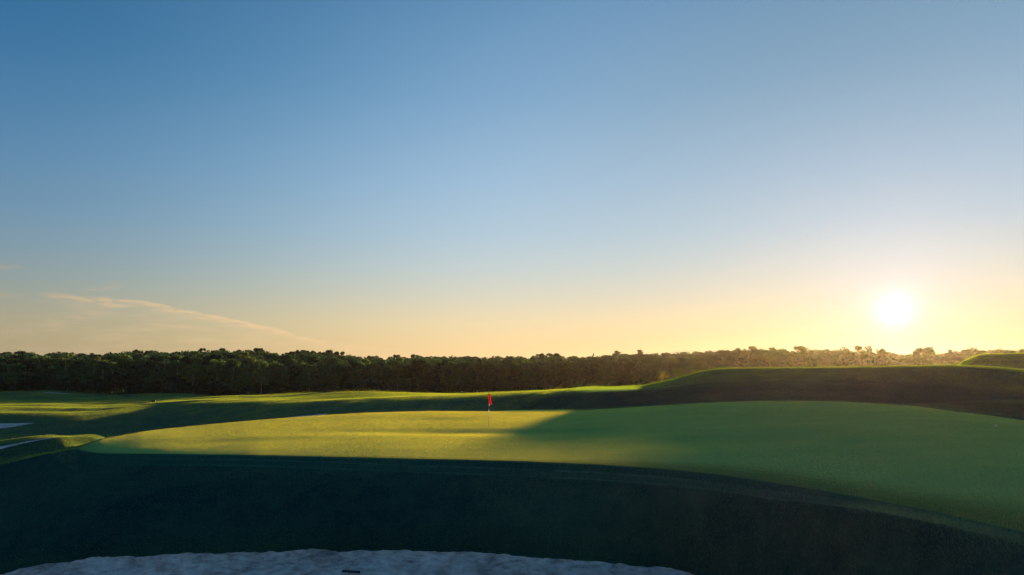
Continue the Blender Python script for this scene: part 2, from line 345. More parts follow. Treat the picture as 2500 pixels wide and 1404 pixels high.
KW = knot([(-300, 115), (0, 116), (200, 118), (300, 122), (400, 128), (500, 120), (625, 111), (800, 116), (1000, 107), (1250, 86), (1400, 71), (1450, 67.5), (1550, 66), (1700, 64.3), (1900, 62), (2100, 57), (2300, 52.9), (2500, 49.8), (2900, 48)],
          pyp=[(-300, 1064), (0, 1063), (200, 1062), (300, 1058), (400, 1050), (500, 1046), (625, 1043), (800, 1013), (1000, 1003), (1250, 1001), (1400, 983), (1450, 977), (1550, 971), (1700, 963), (1900, 952), (2000, 955), (2100, 962), (2300, 975), (2400, 979.5), (2500, 980.5), (2900, 984)])
KX = knot([(-300, 121), (0, 122), (200, 125), (300, 130), (400, 138), (500, 133), (625, 124), (800, 122), (1000, 113), (1250, 92), (1350, 79), (1450, 70.5), (1600, 68.5), (1750, 67), (1900, 65), (2100, 58.7), (2300, 53.7), (2400, 53.2), (2500, 51.2), (2900, 50)],
          pyp=[(-300, 1050), (0, 1048), (100, 1043), (200, 1040), (300, 1035), (400, 1026), (500, 1021), (625, 1017), (800, 1001), (1000, 992), (1250, 986), (1350, 970), (1450, 957), (1550, 953.5), (1650, 950), (1750, 944), (1875, 938), (2000, 936), (2150, 945), (2300, 960), (2400, 974), (2500, 979), (2900, 984)])
KO = knot([(-300, 129), (0, 130), (200, 133), (300, 139), (400, 148), (500, 147), (625, 137), (800, 130), (1000, 120), (1250, 99), (1350, 87), (1413, 79), (1575, 73), (1650, 71), (1740, 70), (1900, 67.5), (2100, 61), (2300, 55), (2400, 54.5), (2500, 53), (2900, 54)],
          pyp=[(-300, 1032), (0, 1028), (150, 1017), (260, 1011), (300, 1009), (400, 1003), (500, 997), (625, 993), (800, 987), (860, 983), (900, 984), (1000, 978), (1250, 969), (1350, 961), (1413, 953.5), (1500, 951.5), (1575, 950), (1650, 944), (1740, 936), (1875, 930), (2125, 930), (2300, 940), (2400, 953), (2500, 960), (2900, 975)])
KP = knot([(-300, 135), (0, 136), (200, 140), (300, 146), (400, 158), (500, 155), (625, 147), (800, 139), (1000, 128), (1250, 106), (1350, 93), (1413, 86), (1575, 79), (1650, 74.5), (1740, 73.5), (1900, 70), (2100, 63), (2300, 56.5), (2400, 56), (2500, 55), (2900, 57)],
          pyp=[(-300, 1011), (0, 1009), (150, 1008), (260, 1004), (300, 1000), (400, 989), (500, 984), (625, 981), (800, 977), (1000, 971), (1250, 962), (1350, 956), (1413, 950.5), (1500, 949), (1575, 946), (1650, 935), (1740, 921), (1875, 917), (2125, 915), (2300, 918), (2400, 930), (2500, 940), (2900, 960)])
KR = knot([(-300, 168), (0, 170), (200, 174), (300, 178), (400, 190), (500, 190), (600, 186), (700, 180), (800, 172), (900, 162), (1000, 150), (1125, 135), (1250, 118), (1350, 104), (1413, 96), (1500, 92), (1575, 87), (1650, 81), (1740, 80), (1900, 76), (2000, 71.5), (2100, 67.5), (2200, 62.5), (2300, 59), (2400, 59), (2500, 58), (2900, 60)],
          pyp=[(-300, 988), (0, 986.5), (130, 987), (200, 990), (280, 991), (330, 988), (400, 980), (500, 973), (560, 971), (625, 972), (700, 972), (775, 972), (875, 969.5), (1000, 966), (1125, 962), (1248, 957), (1320, 954), (1388, 951), (1400, 948.5), (1413, 946.5), (1450, 945.5), (1500, 945), (1575, 941), (1613, 933.5), (1650, 925), (1688, 913.5), (1713, 907), (1738, 902.5), (1775, 900), (1875, 899), (2125, 896.5), (2250, 894), (2325, 893.3), (2380, 895), (2430, 898), (2475, 902), (2500, 905), (2900, 935)], sm=2)
KB = (KR[0] * curve([(0, 1.10), (1300, 1.22), (1700, 1.28), (2500, 1.3)])(PXS), smooth(curve([(-300, -11.6), (0, -11.4), (400, -12.0), (600, -10.8), (900, -8.6), (1250, -7.8), (1400, -5.6), (1575, -5.8), (1740, -4.6), (2200, -5.5), (2330, -5.2), (2420, -2.6), (2500, -1.8), (2900, 0)])(PXS), 4))
# far hill at the right edge, a valley elsewhere
KH = knot([(0, 228), (500, 236), (1000, 200), (1575, 132), (2200, 112), (2336, 104), (2500, 100), (2900, 98)],
          zp=[(0, -12.9), (400, -13.0), (700, -12.6), (1000, -12.4), (1575, -10.5), (2200, -8.5), (2300, -3.5), (2336, -0.95), (2350, -0.25), (2376, 0.48), (2389, 0.78), (2400, 0.86), (2426, 0.93), (2500, 1.05), (2900, 1.6)], sm=0)
KF = knot([(-300, 284), (600, 284), (700, 300), (900, 325), (1400, 320), (1700, 300), (2500, 290)],
          zp=[(-300, -12.5), (0, zpy(284, 954.5)), (60, zpy(284, 954)), (115, zpy(284, 952)), (160, zpy(284, 955)), (200, zpy(284, 958)), (240, zpy(284, 961.5)), (310, zpy(284, 963)), (345, zpy(284, 960.5)), (370, zpy(284, 959.5)), (450, zpy(284, 960)), (500, zpy(284, 964)), (560, zpy(284, 968)), (640, zpy(284, 970)), (800, -15.2), (1400, -15.2), (1700, -14), (2500, -13)])
S_py = curve([(-300, 856), (0, 857), (40, 856), (100, 860), (160, 858), (240, 862), (290, 858), (330, 853), (365, 854), (400, 859), (480, 852), (540, 851), (590, 852), (635, 851), (680, 862), (710, 857), (740, 853), (790, 854), (830, 856), (850, 865), (900, 867), (1250, 868.5), (1350, 864), (1400, 868), (1450, 867), (1500, 862), (1600, 859), (1700, 856), (1800, 851), (2150, 852), (2190, 862), (2320, 858), (2350, 854), (2500, 851), (2900, 850)])
YF1 = np.full_like(PXS, 430.0)
K10 = (YF1, (YH - smooth(S_py(PXS), 12)) / F * 430 - 16.0)
K11 = (np.full_like(PXS, 900.0), (YH - smooth(S_py(PXS), 30) - 1.5) / F * 900 - 17.0)
K12 = (np.full_like(PXS, 3500.0), np.full_like(PXS, -6.0))
t_ = np.clip((PXS - 1250) / 150.0, 0, 1)
KTs = knot([(-300, 80), (0, 80), (240, 80), (330, 84), (500, 90), (800, 96), (1000, 92), (1250, 78), (1400, 70)],
           zp=[(-300, -11.7), (0, -11.7), (240, -11.7), (330, -11.7), (500, -11.9), (800, -10.2), (1000, -9.0), (1250, -6.8), (1400, -5)])
KT = (KTs[0] * (1 - t_) + t_ * (KL[0] + KW[0]) / 2, KTs[1] * (1 - t_) + t_ * (KL[1] + KW[1]) / 2)
KN = [K0, K1, K2, K3a, K3, KC2, KC1, KE, KM, KG, KV, KL, KT, KW, KX, KO, KP, KR, KB, KH, KF, K10, K11, K12]
SUB = [4, 4, 44, 1, 26, 6, 5, 26, 26, 12, 12, 10, 10, 14, 12, 12, 16, 10, 12, 14, 8, 6, 6]
NAMES = ['rough', 'sand', 'sand', 'lip', 'rough', 'collar', 'collar', 'green', 'green', 'rough', 'rough', 'fairway', 'fairway', 'fairway', 'fairway', 'fairway', 'fairway', 'rough', 'rough', 'rough', 'rough', 'rough', 'rough']
YK = np.array([k_[0] for k_ in KN]); ZK = np.array([k_[1] for k_ in KN])
for i in range(1, len(YK)): YK[i] = np.maximum(YK[i], YK[i - 1] + 0.03)
# monotone cubic along each column
h = np.diff(YK, axis=0); dlt = np.diff(ZK, axis=0) / h
m_ = np.zeros_like(ZK)
w1 = 2 * h[1:] + h[:-1]; w2 = h[1:] + 2 * h[:-1]
same = dlt[:-1] * dlt[1:] > 0
with np.errstate(divide='ignore', invalid='ignore'):
    m_[1:-1] = np.where(same, (w1 + w2) / (w1 / dlt[:-1] + w2 / dlt[1:]), 0.0)
m_[0] = dlt[0]; m_[-1] = dlt[-1]
rows_Y, rows_Z, seg_of_row = [], [], []
for s_, nsub in enumerate(SUB):
    tt = np.linspace(0, 1, nsub, endpoint=False)
    if s_ == len(SUB) - 1: tt = np.append(tt, 1.0)
    for t_ in tt:
        h00 = 2 * t_**3 - 3 * t_**2 + 1; h10 = t_**3 - 2 * t_**2 + t_; h01 = -2 * t_**3 + 3 * t_**2; h11 = t_**3 - t_**2
        rows_Y.append(YK[s_] + t_ * h[s_]); seg_of_row.append(s_)
        rows_Z.append(h00 * ZK[s_] + h10 * h[s_] * m_[s_] + h01 * ZK[s_ + 1] + h11 * h[s_] * m_[s_ + 1])
RY = np.array(rows_Y); RZ = np.array(rows_Z); RX = RY * U[None, :]
# undulation: tiny on the green, broader on the fairways and rough
seg = np.array(seg_of_row)
def segmask(lo, hi): return ((seg >= lo) & (seg < hi)).astype(float)[:, None]
def bump_window(lo, hi):
    """0 at both bounding knots, 1 in between"""
    w = np.zeros(len(seg)); idx = np.where((seg >= lo) & (seg < hi))[0]
    t_ = np.linspace(0, 1, len(idx)); w[idx] = np.clip(np.minimum(t_, 1 - t_) * 6, 0, 1)
    return w[:, None]
und = value_noise(RX, RY, 9, 11) * 0.5 + value_noise(RX, RY, 4.2, 12) * 0.25
RZ += und * 0.06 * bump_window(7, 9)
def dip(xc, yc, sx_, sy_, amp, tilt=0.0): return -amp * np.exp(-((RX - xc) / sx_) ** 2 - ((RY - yc - tilt * (RX - xc)) / sy_) ** 2)
RZ += (dip(-3.5, 40.2, 6.5, 1.5, 0.085, -0.05) + dip(4.5, 39.0, 4.0, 1.8, 0.07, -0.1) + dip(-12, 36.5, 6, 1.3, 0.03) + dip(-7, 47.5, 7, 1.6, 0.03) + dip(12, 33, 6, 1.6, 0.05, 0.1)) * bump_window(7, 9)
und2 = value_noise(RX, RY, 21, 13) * 0.6 + value_noise(RX, RY, 9, 14) * 0.28 + value_noise(RX, RY, 4.5, 15) * 0.10
leftness = np.clip((1350 - PXS) / 500, 0.12, 1)[None, :]
RZ += und2 * 0.30 * bump_window(13, 17) * leftness
RZ += (value_noise(RX, RY, 3.2, 16) * 0.05 + value_noise(RX, RY, 1.1, 17) * 0.02) * bump_window(4, 5)
RZ += und2 * 0.6 * bump_window(18, 20) * leftness
RZ += (value_noise(RX / 3.5, RY, 5.5, 31) * 0.22 + value_noise(RX / 4.0, RY, 11, 32) * 0.25) * bump_window(16, 18) * np.clip((900 - PXS) / 500, 0, 1)[None, :]
sn_ = value_noise(RX, RY, 1.3, 18) * 0.07 + value_noise(RX, RY, 0.45, 19) * 0.035 + value_noise(RX, RY, 3.0, 20) * 0.06
RZ += sn_ * bump_window(1, 3) * inb[None, :]
NR, NC = RY.shape
V = np.stack([RX, RY, RZ + CAMZ], -1).reshape(-1, 3)
ii, jj = np.meshgrid(np.arange(NR - 1), np.arange(NC - 1), indexing='ij')
Q = np.stack([ii * NC + jj, ii * NC + jj + 1, (ii + 1) * NC + jj + 1, (ii + 1) * NC + jj], -1)
pxm = (PXS[:-1] + PXS[1:]) / 2
kind_of = np.empty((NR - 1, NC - 1), dtype='U8')
for i in range(NR - 1):
    nm = NAMES[seg[i]]
    row = np.full(NC - 1, nm, dtype='U8')
    if nm in ('sand', 'lip'): row[pxm > 1840] = 'rough'
    if nm == 'sand' and seg[i] == 1: row[:] = 'sand'; row[pxm > 1840] = 'rough'
    if nm == 'lip': row[:] = 'rough'
    if nm in ('green', 'collar'): row[pxm < 193] = 'rough'
    if nm == 'fairway': row[pxm > 1300] = 'rough'
    if seg[i] in (11, 12, 13, 14): row[pxm > 1230] = 'rough'
    if seg[i] in (15, 16): row[pxm > 1300] = 'fairway'; row[pxm > 2450] = 'rough'
    if seg[i] in (17, 18, 19): row[pxm < 900] = 'fairway'
    kind_of[i] = row
def height_at(x, y):
    """z of the land at a world point in front of the camera"""
    px = CX + F * x / y; c = np.interp(px, PXS, np.arange(NC)); j = int(min(c, NC - 2)); f = c - j
    z0 = np.interp(y, RY[:, j], RZ[:, j]); z1 = np.interp(y, RY[:, j + 1], RZ[:, j + 1])
    return z0 * (1 - f) + z1 * f + CAMZ
def hatz(px, Y):
    return height_at((px - CX) / F * Y, Y)
# the two tones of each face, blended sideways where one sort of turf runs into the next
W = {k_: np.zeros((NR - 1, NC - 1)) for k_ in TURF}
for k_ in TURF: W[k_] = (kind_of == k_).astype(float)
W['rough'] += (kind_of == 'sand')
for k_ in W:
    for _ in range(3):
        w_ = W[k_]; pad = np.pad(w_, ((0, 0), (7, 7)), mode='edge'); W[k_] = np.mean([pad[:, i:i + NC - 1] for i in range(15)], axis=0)
    if k_ in ('fairway', 'rough'):
        w_ = W[k_]; pad = np.pad(w_, ((2, 2), (0, 0)), mode='edge'); sm_ = np.mean([pad[i:i + NR - 1] for i in range(5)], axis=0)
        far = ((seg[:-1] >= 10))[:, None]; W[k_] = np.where(far, sm_, w_)
tot = sum(W.values())
TD = sum(W[k_][..., None] / tot[..., None] * np.array(TURF[k_][0]) for k_ in W)
TL = sum(W[k_][..., None] / tot[..., None] * np.array(TURF[k_][1]) for k_ in W)
# pale mown lines where one height of cut meets the next, in front of the green
rowk = np.array([seg[i] for i in range(NR - 1)])
for i in range(NR - 1):
    if (i > 0 and rowk[i] == 5 and rowk[i - 1] == 4) or (i > 0 and rowk[i] == 6 and rowk[i - 1] == 5):
        g_ = (1 + np.clip((pxm - 230) / 300, 0, 1) * np.clip(0.55 + value_noise(pxm, pxm * 0 + i, 70, 51) * 0.35 + value_noise(pxm, pxm * 0 + i, 14, 52) * 0.35, 0, 1.1))[:, None]; TD[i] = TD[i] * g_; TL[i] = TL[i] * g_
    if rowk[i] == 7 and rowk[i - 1] == 6: TD[i] *= 1.0
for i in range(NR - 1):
    if rowk[i] in (7, 8):  # turf darkened towards the green's front edge; its roll-off shade is in the colour
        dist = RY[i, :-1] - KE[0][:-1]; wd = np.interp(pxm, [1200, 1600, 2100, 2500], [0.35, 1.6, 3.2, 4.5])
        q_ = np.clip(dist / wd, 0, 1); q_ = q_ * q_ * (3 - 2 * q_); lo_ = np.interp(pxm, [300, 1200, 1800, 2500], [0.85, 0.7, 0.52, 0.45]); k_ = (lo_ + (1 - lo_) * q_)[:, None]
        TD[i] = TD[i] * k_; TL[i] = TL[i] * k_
def set_face_colors(me, nm_, arr):
    at = me.attributes.new(nm_, 'FLOAT_COLOR', 'FACE')
    at.data.foreach_set('color', np.concatenate([arr, np.ones((len(arr), 1))], 1).astype(np.float32).ravel())
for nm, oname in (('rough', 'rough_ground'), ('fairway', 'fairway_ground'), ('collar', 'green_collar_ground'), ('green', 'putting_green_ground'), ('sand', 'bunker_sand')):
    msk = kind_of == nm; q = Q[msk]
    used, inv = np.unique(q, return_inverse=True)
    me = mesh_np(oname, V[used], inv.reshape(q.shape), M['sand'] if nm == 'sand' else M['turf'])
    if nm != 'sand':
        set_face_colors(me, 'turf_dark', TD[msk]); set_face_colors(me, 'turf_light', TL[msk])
    o = link(oname, me); o['kind'] = 'structure'
# flat land beyond and all round
m_g = mesh_np('outer_ground', np.array([(-3500, -1500, 0.2), (3500, -1500, 0.2), (3500, 4500, 0.2), (-3500, 4500, 0.2)]), np.array([(0, 1, 2, 3)]), M['turf'])
set_face_colors(m_g, 'turf_dark', np.array([TURF['rough'][0]])); set_face_colors(m_g, 'turf_light', np.array([TURF['rough'][1]]))
o = link('outer_ground', m_g); o['kind'] = 'structure'

# ------------------------------------------------------------------ haze
def box_mesh(name, x0, x1, y0, y1, z0, z1, mat=None):
    v = np.array([(x, y, z) for z in (z0, z1) for y in (y0, y1) for x in (x0, x1)], float)
    f = np.array([(0, 2, 3, 1), (4, 5, 7, 6), (0, 1, 5, 4), (2, 6, 7, 3), (0, 4, 6, 2), (1, 3, 7, 5)])
    return mesh_np(name, v, f, mat, smooth_shade=False)
mh, hn, hl = new_mat('haze_air')
pv = hn.new('ShaderNodeVolumePrincipled')
pv.inputs['Color'].default_value = (0.88, 0.76, 0.60, 1); pv.inputs['Density'].default_value = 0.40e-4; pv.inputs['Anisotropy'].default_value = 0.78
ho = hn.new('ShaderNodeOutputMaterial'); hl.new(pv.outputs[0], ho.inputs['Volume'])
hz = link('haze', box_mesh('haze', -3600, 3600, -1600, 4600, -0.8, 29.0, mh)); hz['kind'] = 'stuff'

# ------------------------------------------------------------------ trees
def quads(centres, normals, sizes, r):
    n_ = len(centres)
    nrm = normals / np.linalg.norm(normals, axis=1, keepdims=True)
    ref = r.normal(size=(n_, 3)); t = np.cross(nrm, ref); t /= np.linalg.norm(t, axis=1, keepdims=True); b = np.cross(nrm, t)
    s_ = sizes[:, None]; asp = r.uniform(0.55, 0.9, (n_, 1))
    v = np.stack([centres - t * s_, centres - b * s_ * asp, centres + t * s_, centres + b * s_ * asp], 1).reshape(-1, 3)
    return v, np.arange(n_ * 4).reshape(-1, 4)
def tube(p0, p1, r0, r1, k=6):
    p0 = np.array(p0, float); p1 = np.array(p1, float); d = p1 - p0; d /= np.linalg.norm(d)
    a_ = np.cross(d, (0.3, 0.9, 0.1)); a_ /= np.linalg.norm(a_); b_ = np.cross(d, a_)
    th = np.linspace(0, 2 * math.pi, k, endpoint=False)
    ring = np.cos(th)[:, None] * a_ + np.sin(th)[:, None] * b_
    v = np.concatenate([p0 + ring * r0, p1 + ring * r1]); f = [(i, (i + 1) % k, k + (i + 1) % k, k + i) for i in range(k)]
    return v, np.array(f)
def join(parts):
    vs, fs, off = [], [], 0
    for v, f in parts: vs.append(v); fs.append(f + off); off += len(v)
    return np.concatenate(vs), np.concatenate(fs)
def crown_points(kind, r, n_leaf, leaf):
    """leaf clumps of a tree of unit height (1.0) scaled later; returns centres, outward normals"""
    ncl = {'round': 34, 'tall': 30, 'wide': 34, 'loose': 22, 'pine': 30, 'cone': 26}[kind]
    cl, cr = [], []
    for i in range(ncl):
        a_ = r.uniform(0, 2 * math.pi)
        if kind == 'round': h_ = r.uniform(0.30, 0.97); w_ = 0.29 * math.sin(math.pi * min(1, max(0.0, (h_ - 0.12) / 0.90))) ** 0.6; rr = 0.075
        elif kind == 'tall': h_ = r.uniform(0.22, 0.97); w_ = 0.18 * math.sin(math.pi * min(1, max(0.0, (h_ - 0.05) / 0.96))) ** 0.7; rr = 0.065
        elif kind == 'wide': h_ = r.uniform(0.42, 0.96); w_ = 0.40 * math.sqrt(max(0.0, 1 - ((h_ - 0.52) / 0.46) ** 2)); rr = 0.075
        elif kind == 'loose': h_ = r.uniform(0.35, 0.98); w_ = 0.27 * math.sin(math.pi * min(1, max(0.0, (h_ - 0.15) / 0.86))) ** 0.5; rr = 0.06
        elif kind == 'pine': h_ = 0.40 + 0.585 * (i / ncl); w_ = 0.36 * (1.0 - h_) ** 0.7 + 0.004; rr = 0.022 + 0.05 * (1 - h_)
        else: h_ = 0.12 + 0.84 * (i / ncl); w_ = 0.30 * (1.0 - h_) + 0.01; rr = 0.06 * (1.15 - h_)
        q_ = r.uniform(0.35, 1.0) ** 0.5 * w_
        cl.append((q_ * math.cos(a_), q_ * math.sin(a_), h_)); cr.append(rr * r.uniform(0.7, 1.35))
    cl = np.array(cl); cr = np.array(cr); idx = r.integers(0, ncl, n_leaf)
    d = r.normal(size=(n_leaf, 3)); d /= np.linalg.norm(d, axis=1, keepdims=True)
    rad = cr[idx] * r.uniform(0.35, 1.12, n_leaf) ** 0.6
    flat = np.array([1.15, 1.15, 0.8]) if kind != 'pine' else np.array([1.5, 1.5, 0.4])
    c = cl[idx] + d * rad[:, None] * flat
    nn = d + r.normal(size=(n_leaf, 3)) * 0.6 + np.array([0, 0, 0.25])
    return c, nn, cl
PROTO = {}
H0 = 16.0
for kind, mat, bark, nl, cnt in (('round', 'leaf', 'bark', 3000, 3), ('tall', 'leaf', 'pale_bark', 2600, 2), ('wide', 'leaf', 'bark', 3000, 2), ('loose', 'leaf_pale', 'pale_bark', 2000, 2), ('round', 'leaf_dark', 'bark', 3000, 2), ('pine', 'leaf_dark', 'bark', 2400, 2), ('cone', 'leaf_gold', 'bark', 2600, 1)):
    for c_ in range(cnt):
        r = np.random.default_rng(len(PROTO) * 17 + c_ + 5 + len(kind) * 100 + len(mat) * 1000)
        c, nn, cl = crown_points(kind, r, nl, 0.3)
        v, f = quads(c * H0, nn, r.uniform(0.20, 0.42, len(c)), r)
        crown = mesh_np('crown', v, f, M[mat], smooth_shade=False)
        bend = r.normal(size=2) * 0.25; parts = []; pts = [(0, 0, -0.6), (bend[0] * .5, bend[1] * .5, 0.3 * H0), (bend[0], bend[1], 0.6 * H0), (bend[0], bend[1], 0.9 * H0)]
        rads = [0.28, 0.2, 0.13, 0.04]
        for i in range(3): parts.append(tube(pts[i], pts[i + 1], rads[i], rads[i + 1]))
        for p in cl[:: 3]:
            z0 = max(0.2, p[2] - 0.18) * H0; parts.append(tube((bend[0] * z0 / H0, bend[1] * z0 / H0, z0), p * H0, 0.09, 0.025, 4))
        v, f = join(parts); trunk = mesh_np('trunk', v, f, M[bark])
        PROTO.setdefault((kind, mat), []).append((crown, trunk))
TREE_N = [0]
def plant(px, Y, top_py=None, height=None, key=('round', 'leaf'), width=1.0, label=None, group=None, name='tree', rr=None):
    rr = rr or random
    x = (px - CX) / F * Y; gz = height_at(x, Y)
    if top_py is not None: height = zpy(Y, top_py) + CAMZ - gz
    crown, trunk = PROTO[key][rr.randrange(len(PROTO[key]))]
    e = bpy.data.objects.new(name, None); col.objects.link(e); e.empty_display_size = 0.5
    e.location = (x, Y, gz); s_ = height / H0
    e.rotation_euler = (0, 0, rr.uniform(0, 6.283)); e.scale = (s_ * width, s_ * width, s_)
    for n_, me in (('crown', crown), ('trunk', trunk)):
        o_ = bpy.data.objects.new(n_, me); col.objects.link(o_); o_.parent = e
    tag(e, label, 'tree', group); TREE_N[0] += 1
    return e
KEYN = {('round', 'leaf'): ('round_crowned_tree', 'round-crowned green broadleaf tree'), ('tall', 'leaf'): ('narrow_tree', 'tall narrow broadleaf tree with a pale stem'),
        ('wide', 'leaf'): ('spreading_tree', 'broad spreading broadleaf tree'), ('loose', 'leaf_pale'): ('loose_leafed_tree', 'loose pale-leaved tree with airy crown'),
        ('round', 'leaf_dark'): ('dark_leafed_tree', 'dark round-crowned tree'), ('pine', 'leaf_dark'): ('pine_tree', 'dark spiky pine')}
# trees that stand out of the skyline: (px, top, distance, kind, width factor, label)
LAND = [
    (2256, 845.5, 300, ('wide', 'leaf'), 1.0, 'big dome-shaped tree standing out above the crest, right under the low sun'),
    (1506, 855, 420, ('pine', 'leaf_dark'), 1.4, 'dark pointed pine poking above the woods, left of the tallest ragged pine'),
    (1557, 853, 420, ('pine', 'leaf_dark'), 1.7, 'tallest ragged pine above the woods, behind the end of the long green mound'),
    (1448, 861.5, 430, ('pine', 'leaf_dark'), 0.45, 'tiny thin pine tip on the skyline, left of the dark pointed pine'),
    (1349, 859.5, 430, ('round', 'leaf_dark'), 1.3, 'low wide dark crown on the skyline just right of the red flag'),
    (1318, 861.5, 430, ('round', 'leaf_dark'), 0.8, 'small dark crown on the skyline, nearest one right of the red flag'),
    (829, 855, 400, ('round', 'leaf_dark'), 0.9, 'neat round dark crown at the right end of the high left-hand wood'),
    (803, 853, 405, ('round', 'leaf_dark'), 0.7, 'knobbly dark crown directly left of the neat round crown on the skyline'),
    (757, 853, 405, ('round', 'leaf_dark'), 0.8, 'dark crown in the middle of the four-crown clump right of the skyline dip'),
    (734, 851.5, 405, ('round', 'leaf_dark'), 0.85, 'tallest dark crown of the clump just right of the skyline dip'),
    (714, 855.5, 405, ('round', 'leaf_dark'), 0.85, 'dark crown at the left edge of the clump, next to the skyline dip'),
    (635, 846.5, 400, ('round', 'leaf_dark'), 1.2, 'highest dark crown of the left-hand wood, just before the skyline dips'),
    (543, 848.5, 420, ('round', 'leaf_dark'), 0.6, 'small tuft-like crown on the skyline between the knob-topped and the highest crowns'),
    (494, 847, 420, ('round', 'leaf_dark'), 0.6, 'small knob-topped dark crown on the long smooth hump of the left-hand wood'),
    (334, 852, 420, ('pine', 'leaf_dark'), 1.1, 'dark peaked crown, left one of the pair below the cloud wisp'),
    (361, 854, 420, ('round', 'leaf_dark'), 0.9, 'dark blunt crown, right one of the pair below the cloud wisp'),
    (49, 855.5, 420, ('round', 'leaf_dark'), 1.0, 'dark low crown topping the wood beside the left edge of the picture'),
    (970, 863, 430, ('round', 'leaf_dark'), 0.9, 'small dark crown on the far skyline, second one left of the red flag'),
    (1013, 864, 430, ('round', 'leaf_dark'), 0.9, 'small dark crown on the far skyline, first one left of the red flag'),
    (1895, 847.5, 300, ('round', 'leaf'), 1.0, 'brownish backlit round tree at the left of the row behind the long green mound'),
    (1947, 845.5, 295, ('loose', 'leaf_pale'), 1.1, 'airy-topped tree showing sky through its crown behind the long green mound'),
    (1975, 849.5, 300, ('round', 'leaf'), 0.8, 'compact backlit tree touching the airy-topped one on its right'),
    (2015, 854.5, 300, ('wide', 'leaf'), 0.8, 'low backlit tree in the sag of the row behind the long green mound'),
    (2057, 847.5, 300, ('round', 'leaf'), 1.0, 'backlit bushy tree left of the sprig-topped tree below the sun'),
    (2090, 845.5, 290, ('loose', 'leaf_pale'), 0.9, 'sprig-topped tree with separate twigs against the glow, left of the sun'),
    (2132, 845, 292, ('round', 'leaf'), 0.9, 'peaked backlit tree right of the sprig-topped one, just left below the sun'),
    (2157, 850, 292, ('loose', 'leaf_pale'), 0.6, 'thin wispy tree tip on the slope of the row directly under the sun'),
    (2322, 852, 330, ('pine', 'leaf_dark'), 0.9, 'hazy pointed tree just left of where the right-hand hill begins'),
    (2375, 847.5, 335, ('round', 'leaf'), 1.1, 'hazy rounded tree rising behind the steep left shoulder of the right-hand hill'),
    (2442, 850.5, 335, ('round', 'leaf'), 0.7, 'small round tree peeping over the top of the right-hand hill'),
    (2492, 851.5, 335, ('round', 'leaf'), 0.9, 'rounded tree over the right-hand hill at the picture edge'),
    (1767, 850.5, 330, ('round', 'leaf_dark'), 0.9, 'dark rounded tree above the left end of the long mound crest'),
    (1800, 849, 330, ('round', 'leaf'), 0.9, 'medium backlit tree right of the dark rounded one above the mound'),
    (1828, 845.5, 325, ('loose', 'leaf_pale'), 0.9, 'highest feathery tree above the left half of the long mound'),
    (1852, 846.5, 325, ('round', 'leaf'), 0.9, 'bushy tree just right of the highest feathery tree above the mound'),
]
rs = random.Random(11)
for px, py, Y, key, w, lab in LAND:
    plant(px, Y, top_py=py, key=key, width=w, label=lab, name=KEYN[key][0], rr=rs)
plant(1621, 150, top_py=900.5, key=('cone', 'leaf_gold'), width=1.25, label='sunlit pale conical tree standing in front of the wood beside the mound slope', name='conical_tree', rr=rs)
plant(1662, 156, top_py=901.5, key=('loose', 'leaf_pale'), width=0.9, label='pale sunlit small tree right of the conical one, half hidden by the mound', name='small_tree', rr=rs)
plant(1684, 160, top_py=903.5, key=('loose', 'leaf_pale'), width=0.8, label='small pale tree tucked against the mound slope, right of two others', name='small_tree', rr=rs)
plant(1412, 150, top_py=937, key=('wide', 'leaf'), width=0.9, label='low rounded bush at the foot of the wood, the left one of two', name='bush', rr=rs)['category'] = 'bush'
plant(1437, 150, top_py=936, key=('wide', 'leaf'), width=1.0, label='low rounded bush at the foot of the wood, the right one of two', name='bush', rr=rs)['category'] = 'bush'

left = 298 - TREE_N[0]
ORD = ['first','second','third','fourth','fifth','sixth','seventh','eighth','ninth','tenth','eleventh','twelfth','thirteenth','fourteenth','fifteenth','sixteenth','seventeenth','eighteenth','nineteenth']
def ordinal(n):
    if n < 20: return ORD[n - 1]
    t_ = ['twent', 'thirt', 'fort', 'fift', 'sixt', 'sevent', 'eight', 'ninet'][n // 10 - 2]
    return t_ + 'ieth' if n % 10 == 0 else t_ + 'y-' + ORD[n % 10 - 1]
SHORT = {'round_crowned_tree': 'round-crowned green tree', 'narrow_tree': 'tall narrow tree', 'spreading_tree': 'broad spreading tree', 'loose_leafed_tree': 'pale airy-crowned tree', 'dark_leafed_tree': 'dark round-crowned tree'}
SECT = [(-200, 620, 'above the shaded valley on the left'), (620, 1290, 'behind the sunlit crest of the fairway'), (1290, 1730, 'behind the lit bench of turf'), (1730, 2800, 'in the hazy wood behind the long mound, below the sun')]
WEIGHTS = [(('round', 'leaf'), 6), (('tall', 'leaf'), 4), (('wide', 'leaf'), 2), (('loose', 'leaf_pale'), 3), (('round', 'leaf_dark'), 4)]
bag = [k_ for k_, n_ in WEIGHTS for _ in range(n_)]
ROWS = [(3, 6.5, 14.5), (11, 9.0, 16.5), (21, 11.0, 18.0), (34, 13.0, 19.0)]
per = [left // 4 + (1 if i < left % 4 else 0) for i in range(4)]
fline = lambda px: np.interp(px, PXS, KF[0])
sil = lambda px: float(S_py(px))
